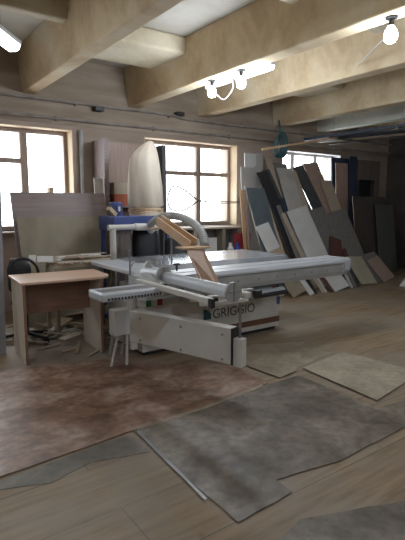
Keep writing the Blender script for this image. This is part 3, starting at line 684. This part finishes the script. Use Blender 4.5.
# cable loop hanging in the window
lp = [atY(x, y, 6.97) for x, y in ((241, 202), (220, 201.5), (200, 201), (186, 191), (174, 186), (168, 196), (170, 208), (180, 211), (190, 207), (200, 200.5), (215, 203), (236, 203))]
lq = catmull(lp, 8)
tag(finish('window_cable', tube(nb(), lq, [.008 if i < 18 or i > len(lq)-20 else .014 for i in range(len(lq))], 6), 'ink', smooth=True), 'thin cable looped across the middle window', 'cable')

# ================================================================ THINGS BEHIND THE DESK
tr = thing('scrap_trestle', (2.1, 5.35, 0), 'low trestle behind the desk carrying thin wood offcuts', 'trestle')
finish('top_rail', box(nb(), 1.72, 2.46, 5.20, 5.24, .80, .84), 'scrap', tr); finish('top_rail', box(nb(), 1.72, 2.46, 5.52, 5.56, .80, .84), 'scrap', tr)
for x in (1.74, 2.42):
    for y in (5.22, 5.54): finish('leg', box(nb(), x-.02, x+.02, y-.02, y+.02, 0, .80), 'kraft', tr)
random.seed(11); zz = .841
for k in range(16):
    L_ = random.uniform(.40, .5); x = random.uniform(1.65, 2.25); a_ = random.uniform(-.12, .12)+PI/2
    h_ = .012
    b = obox(nb(), (1.76+k*.042, 5.38+random.uniform(-.02, .02), zz+h_/2), (math.cos(a_), math.sin(a_), 0), (-math.sin(a_), math.cos(a_), 0), az, L_, .024, h_)
    tag(finish('wood_strip', b, random.choice(['scrap', 'scrap', 'beige', 'lamside'])), 'thin wood strip lying on the trestle behind the desk', 'strip', 'wood strips on the trestle')
for k in range(10):
    L_ = random.uniform(.5, .75); a_ = random.uniform(-.1, .1)
    b = obox(nb(), (2.08+random.uniform(-.05, .05), 5.2+k*.04, zz+.02+k % 3*.0), (math.cos(a_*.2), math.sin(a_*.2), 0), (-math.sin(a_*.2), math.cos(a_*.2), 0), az, L_, .02, .012)
    tag(finish('wood_strip', b, random.choice(['scrap', 'beige', 'lamside'])), 'long wood strip lying across the others on the trestle', 'strip', 'long strips on the trestle')
for k in range(12):
    L_ = random.uniform(.25, .6); a_ = random.uniform(-.25, .25)
    b = obox(nb(), (2.1+random.uniform(-.12, .16), 5.37+random.uniform(-.08, .12), zz+.036+.0125*(k//3)), (math.cos(a_), math.sin(a_), 0), (-math.sin(a_), math.cos(a_), 0), az, L_, .022, .012)
    tag(finish('wood_strip', b, random.choice(['scrap', 'beige', 'lamside'])), 'thin wood strip lying loosely on top of the pile behind the desk', 'strip', 'loose strips on top of the pile')
for (TL, TR, BL, yf, lab) in (((29, 255), (36, 255), (28, 274), 5.26, 'small upright white offcut behind the left part of the desk'), ((37, 256), (53, 256), (38, 274), 5.29, 'larger white offcut plate behind the middle of the desk'), ((57, 259), (61, 259), (56, 274), 5.26, 'tiny white offcut standing right of the larger white plate')):
    n = Vector((0, -1, .2)); p0 = (0, yf, 0.78)
    p1, p2, p3 = [hit(*a_, p0, n) for a_ in (TL, TR, BL)]
    e_ = (p3-p1).normalized(); L_ = (p1.z-.875)/-e_.z
    b = nb(); ll = e_*L_; ww = p2-p1; nn = n.normalized()*.01
    hexa(b, [p1+ll, p1+ll+ww, p1+ll+ww-nn, p1+ll-nn, p1, p1+ww, p1+ww-nn, p1-nn])
    tag(finish('offcut', b, 'white'), lab, 'offcut')
tag(finish('offcut', obox(nb(), (1.92, 5.36, .905), (1, .05, 0), (-.05, 1, 0), az, .26, .1, .02), 'white'), 'flat white offcut lying on top of the strips', 'offcut')
tag(finish('offcut', obox(nb(), (2.2, 5.36, .909), (1, -.05, 0), (.05, 1, 0), az, .22, .1, .026), 'white'), 'second flat white offcut on the strips farther right', 'offcut')
# black office chair
ch = thing('office_chair', (1.40, 5.28, 0), 'black office chair tucked behind the left end of the desk', 'chair')
c = Vector((1.40, 5.28, 0))
finish('seat', tube(nb(), [c+Vector((0, 0, .42)), c+Vector((0, 0, .44)), c+Vector((0, 0, .48)), c+Vector((0, 0, .50))], [.12, .15, .15, .11], 16), 'black', ch, smooth=True)
finish('armrest', tube(nb(), catmull([c+Vector((-.10, -.0, .48)), c+Vector((-.13, 0, .84)), c+Vector((-.02, -.02, .93)), c+Vector((.10, -.03, .88)), c+Vector((.15, -.03, .76)), c+Vector((.15, 0, .48))], 6), .016, 8), 'black', ch, smooth=True)
finish('backrest', bag(c.x-.02, c.y+.1, [(.50, .04, .02, 0), (.58, .12, .03, 0), (.80, .13, .03, 0), (.92, .09, .02, 0)], 3, .02), 'black', ch, smooth=True)
finish('gas_lift', tube(nb(), [c+Vector((0, 0, .08)), c+Vector((0, 0, .42))], .025, 10), 'black', ch)
for k in range(5):
    t_ = 2*PI*k/5+.3; v_ = Vector((math.cos(t_), math.sin(t_), 0))
    lg = finish('leg', bar(nb(), c+az*.11, c+v_*.26+az*.065, .035, .03), 'black', ch)
    finish('caster', tube(nb(), [c+v_*.26+Vector((-v_.y, v_.x, 0))*-.015+az*.03, c+v_*.26+Vector((-v_.y, v_.x, 0))*.015+az*.03], .03, 10), 'black', lg)

# scraps on the floor
random.seed(21)
placed = []
k = 0
ztop = {}
for k in range(46):
    x = random.uniform(1.22, 2.3); y = random.uniform(5.1, 5.72)
    if x > 1.95 and y < 4.95: x -= .3
    L_ = random.uniform(.12, .46); a_ = random.uniform(0, PI); w_ = random.uniform(.018, .05); t_ = .012
    z = .0 + (k//8)*.0125
    b = obox(nb(), (x, y, z+t_/2), (math.cos(a_), math.sin(a_), 0), (-math.sin(a_), math.cos(a_), 0), az, L_, w_, t_)
    tag(finish('wood_scrap', b, random.choice(['scrap', 'scrap', 'beige', 'lamside', 'chip', 'offwhite'])), 'thin wood offcut in the heap on the floor under and behind the desk', 'offcut', 'offcuts heaped on the floor behind the desk')
for (px, py, L_, w_, a_, lift, m_, lab) in ((58, 322, .30, .24, .7, .09, 'chip', 'square chipboard offcut lying tilted on the heap under the desk'), (77, 313, .30, .13, -.5, .10, 'beige', 'pale rectangular offcut on the heap near the right desk panel'),
                                (70, 336, .22, .10, .3, .07, 'lamside', 'small pale offcut at the front of the heap')):
    p = atZ(px, py, lift); d_ = Vector((math.cos(a_), math.sin(a_), .12)).normalized(); s_ = Vector((-math.sin(a_), math.cos(a_), 0))
    tag(finish('panel_offcut', obox(nb(), p, d_, s_, d_.cross(s_), L_, w_, .012), m_), lab, 'offcut')
SC = [((88, 356), (100, 349)), ((62, 352), (80, 347)), ((1, 335), (20, 333)), ((3, 328), (26, 322)), ((0, 343), (12, 340)), ((80, 341), (76, 353)), ((38, 349), (60, 344)), ((106, 338), (124, 336)), ((108, 343), (120, 346))]
LB = ['wood strip on the floor at the foot of the right desk panel', 'wood strip lying inside the desk opening near its right side', 'short wood strip on the floor left of the desk', 'longer wood strip on the floor left of the desk, farther back', 'bottommost wood strip at the left edge beside the desk', 'thin strip pointing forward under the desk', 'wood strip in front of the heap under the desk', 'wood strip on the floor between the desk and the white box', 'small wood strip before the white box']
for (a_, c_), lab in zip(SC, LB):
    p, q = atZ(*a_, .012), atZ(*c_, .012); tag(finish('wood_strip', bar(nb(), p, q, .03, .012), 'scrap'), lab, 'strip')

# ================================================================ LIGHTS, CEILING THINGS
def bulb_thing(x, y, lab, zb=3.03, power=30):
    t = thing('light_bulb', (x, y, zb), lab, 'light')
    finish('socket', tube(nb(), [(x, y, zb), (x, y, zb-.012), (x, y, zb-.015), (x, y, zb-.07)], [.05, .05, .025, .022], 14), 'black', t)
    P = [(zb-.07, .02), (zb-.09, .035), (zb-.12, .05), (zb-.15, .055), (zb-.18, .048), (zb-.2, .03), (zb-.206, .008)]
    finish('bulb', tube(nb(), [(x, y, z) for z, r in P], [r for z, r in P], 16), 'bulb', t, smooth=True)
    L = bpy.data.lights.new('bulb_light', 'POINT'); L.energy = power; L.color = (.82, .9, 1.0); L.shadow_soft_size = .08
    o = bpy.data.objects.new('bulb_light', L); COL.objects.link(o); o.location = (x, y, zb-.30)
BP = 30
bulb_thing(3.68, 4.92, 'lit round bulb under the second beam, the farther of the pair', power=BP)
bulb_thing(3.68, 4.36, 'lit bulb under the second beam, nearer one beside the tube lights', power=BP)
bulb_thing(3.68, 2.46, 'lit bulb hanging at the upper right near the image edge', power=BP)
bulb_thing(-1.0, 1.5, 'added fill bulb out of view at the left', power=BP*2.0)  # this and the next three: unseen bulbs added as fill light
bulb_thing(3.68, -.8, 'added fill bulb out of view behind on the second beam', power=BP*2.2)
bulb_thing(-1.0, -1.8, 'added fill bulb out of view behind at the left', power=BP*2.0)
bulb_thing(6.84, .6, 'added fill bulb out of view at the right', power=BP*1.6)
# paired tube lamps along the second beam
def tubelamp(a, d, L_, lab, wd=.11, m='tube', zt=.05):
    a = Vector(a); d = Vector(d).normalized(); s = Vector((-d.y, d.x, 0)); t = thing('tube_lamp', a, lab, 'light')
    finish('housing', obox(nb(), a+d*L_/2+az*.02, d, s, az, L_, wd, .04), 'frame_white', t, bevel=.005)
    b = nb()
    prof = [(-wd*.45, 0), (-wd*.38, -zt*.6), (-wd*.2, -zt), (wd*.2, -zt), (wd*.38, -zt*.6), (wd*.45, 0)]
    r1 = [b.verts.new(a+d*.01+s*x+az*z) for x, z in prof]; r2 = [b.verts.new(a+d*(L_-.01)+s*x+az*z) for x, z in prof]
    b.faces.new(r1); b.faces.new(r2[::-1])
    for i in range(6): j = (i+1) % 6; b.faces.new((r1[i], r1[j], r2[j], r2[i]))
    finish('diffuser', b, m, t); return t
tubelamp((3.825, 4.0, 3.03), (0, 1, 0), .62, 'white tube lamp mounted beside the pair of bulbs', .09, 'tube', .05)
tubelamp((3.825, 4.72, 3.03), (0, 1, 0), .5, 'unlit white lamp housing at the far end of the tube lamp', .09, 'frame_white', .04)
tl = tubelamp(tuple(Vector((1.33, 4.97, 3.02))-Vector((.62, .78, 0))*1.25), (.62, .78, 0), 1.25, 'bright tube lamp hanging at the upper left of the picture', .17, 'tube', .06)
b = nb()
for q in (.25, 1.0):
    c = Vector((1.33, 4.97, 3.06))-Vector((.62, .78, 0))*q; tube(b, [c, c+az*.54], .004, 6)
finish('hanger', b, 'wire', tl)
# loose wires at the bulbs
w1 = atZ(222, 78, 3.0)
tag(finish('lamp_wire', tube(nb(), catmull([(3.72, 4.64, 3.02), (3.76, 4.60, 2.9), (3.74, 4.75, 2.78), (3.70, 4.86, 2.86)], 6), .005, 6), 'frame_white'), 'thin white wire looping between the bulb pair', 'wire')
q = hit(357, 66, (4.915, 0, 0), Vector((1, 0, 0)))
tag(finish('lamp_wire', tube(nb(), [(3.70, 2.46, 2.99), (3.78, 2.50, 2.97), q], .006, 6), 'frame_white'), 'thin white wire running from the right bulb to the next beam', 'wire')
# hanging coil of cable
ck = atY(277, 126, 6.5)
cc = atY(278, 148, 6.5); b = nb()
for k in range(6):
    rx, rz = .08+.012*k, .17+.012*k
    tube(b, [(cc.x+.004*k-.01+rx*math.sin(t), cc.y-.02*k, cc.z+rz*math.cos(t)+.01*k) for t in [2*PI*j/20 for j in range(21)]], .012, 6, cap=False)
tube(b, [(cc.x, cc.y-.05, cc.z+.17), (cc.x, cc.y, 3.04)], .010, 6)
tube(b, [(cc.x+.05, cc.y-.05, cc.z+.15), (cc.x+.02, cc.y, 3.04)], .010, 6)
tag(finish('cable_coil', b, 'cable', smooth=True), 'blue green coil of cable hanging from the ceiling by the right window', 'cable')
# overhead store: lengths carried on hangers right of the third beam
hh = thing('overhead_rack', (7.4, 5.3, 2.7), 'thin steel hangers under the ceiling at the right carrying lengths', 'rack')
for x, y in ((6.84, 5.6), (6.84, 4.3), (8.1, 5.6), (8.1, 4.3)):
    finish('hanger', tube(nb(), [(x, y, 2.66), (x, y, 3.03)], .006, 6), 'steel', hh)
for y in (5.6, 4.3): finish('crossbar', box(nb(), 6.7, 8.2, y-.012, y+.012, 2.64, 2.665), 'steel', hh)
q = [atZ(316, 136, 2.69), atZ(412, 118.5, 2.69)]
tag(finish('overhead_profile', bar(nb(), (6.78, 6.2, 2.692), (6.78, 3.2, 2.692), .07, .05), 'overhead'), 'thin dark long profile stored under the ceiling at the right', 'profile')
tag(finish('overhead_profile', bar(nb(), (6.93, 6.25, 2.692), (7.42, 3.9, 2.692), .12, .05), 'overhead'), 'wide dark box profile beside the thin one on the ceiling rack', 'profile')
tag(finish('overhead_board', bar(nb(), (7.15, 6.2, 2.675), (7.72, 3.9, 2.675), .16, .018), 'beige'), 'pale board lying on the ceiling rack at the right', 'board')
tag(finish('overhead_board', bar(nb(), (7.6, 6.3, 2.675), (7.95, 4.0, 2.675), .14, .018), 'umber'), 'dark board lying on the ceiling rack behind the pale one', 'board')
s0 = atY(262, 149.5, 5.5); s1 = Vector((6.95, 5.60, 2.681))
tag(finish('wood_batten', bar(nb(), s0, s1, .03, .03), 'ply'), 'long wooden batten sticking out level from the ceiling rack', 'batten')

# ================================================================ LIGHTING
wd = bpy.data.worlds.new('World'); sc.world = wd; wd.use_nodes = True
bg = wd.node_tree.nodes['Background']; bg.inputs[0].default_value = (.93, .97, 1.0, 1); bg.inputs[1].default_value = 9.0
for a, b_ in WINS:       # light portals: they guide daylight sampling and emit nothing themselves
    L = bpy.data.lights.new('daylight_portal', 'AREA'); L.shape = 'RECTANGLE'; L.size = b_-a; L.size_y = WZ1-WZ0; L.cycles.is_portal = True
    o = bpy.data.objects.new('daylight_portal', L); COL.objects.link(o); o.location = ((a+b_)/2, YW+WT+.02, (WZ0+WZ1)/2); o.rotation_euler = (-PI/2, 0, 0)
vs = sc.view_settings; vs.view_transform = 'Standard'; vs.look = 'None'; vs.gamma = 1; vs.exposure = 0.0; vs.use_curve_mapping = False
sc.cycles.use_denoising = True
try: sc.cycles.denoiser = 'OPENIMAGEDENOISE'
except Exception: pass
sc.cycles.max_bounces = 8; sc.cycles.diffuse_bounces = 5; sc.cycles.transparent_max_bounces = 12
sc.cycles.sample_clamp_indirect = 6
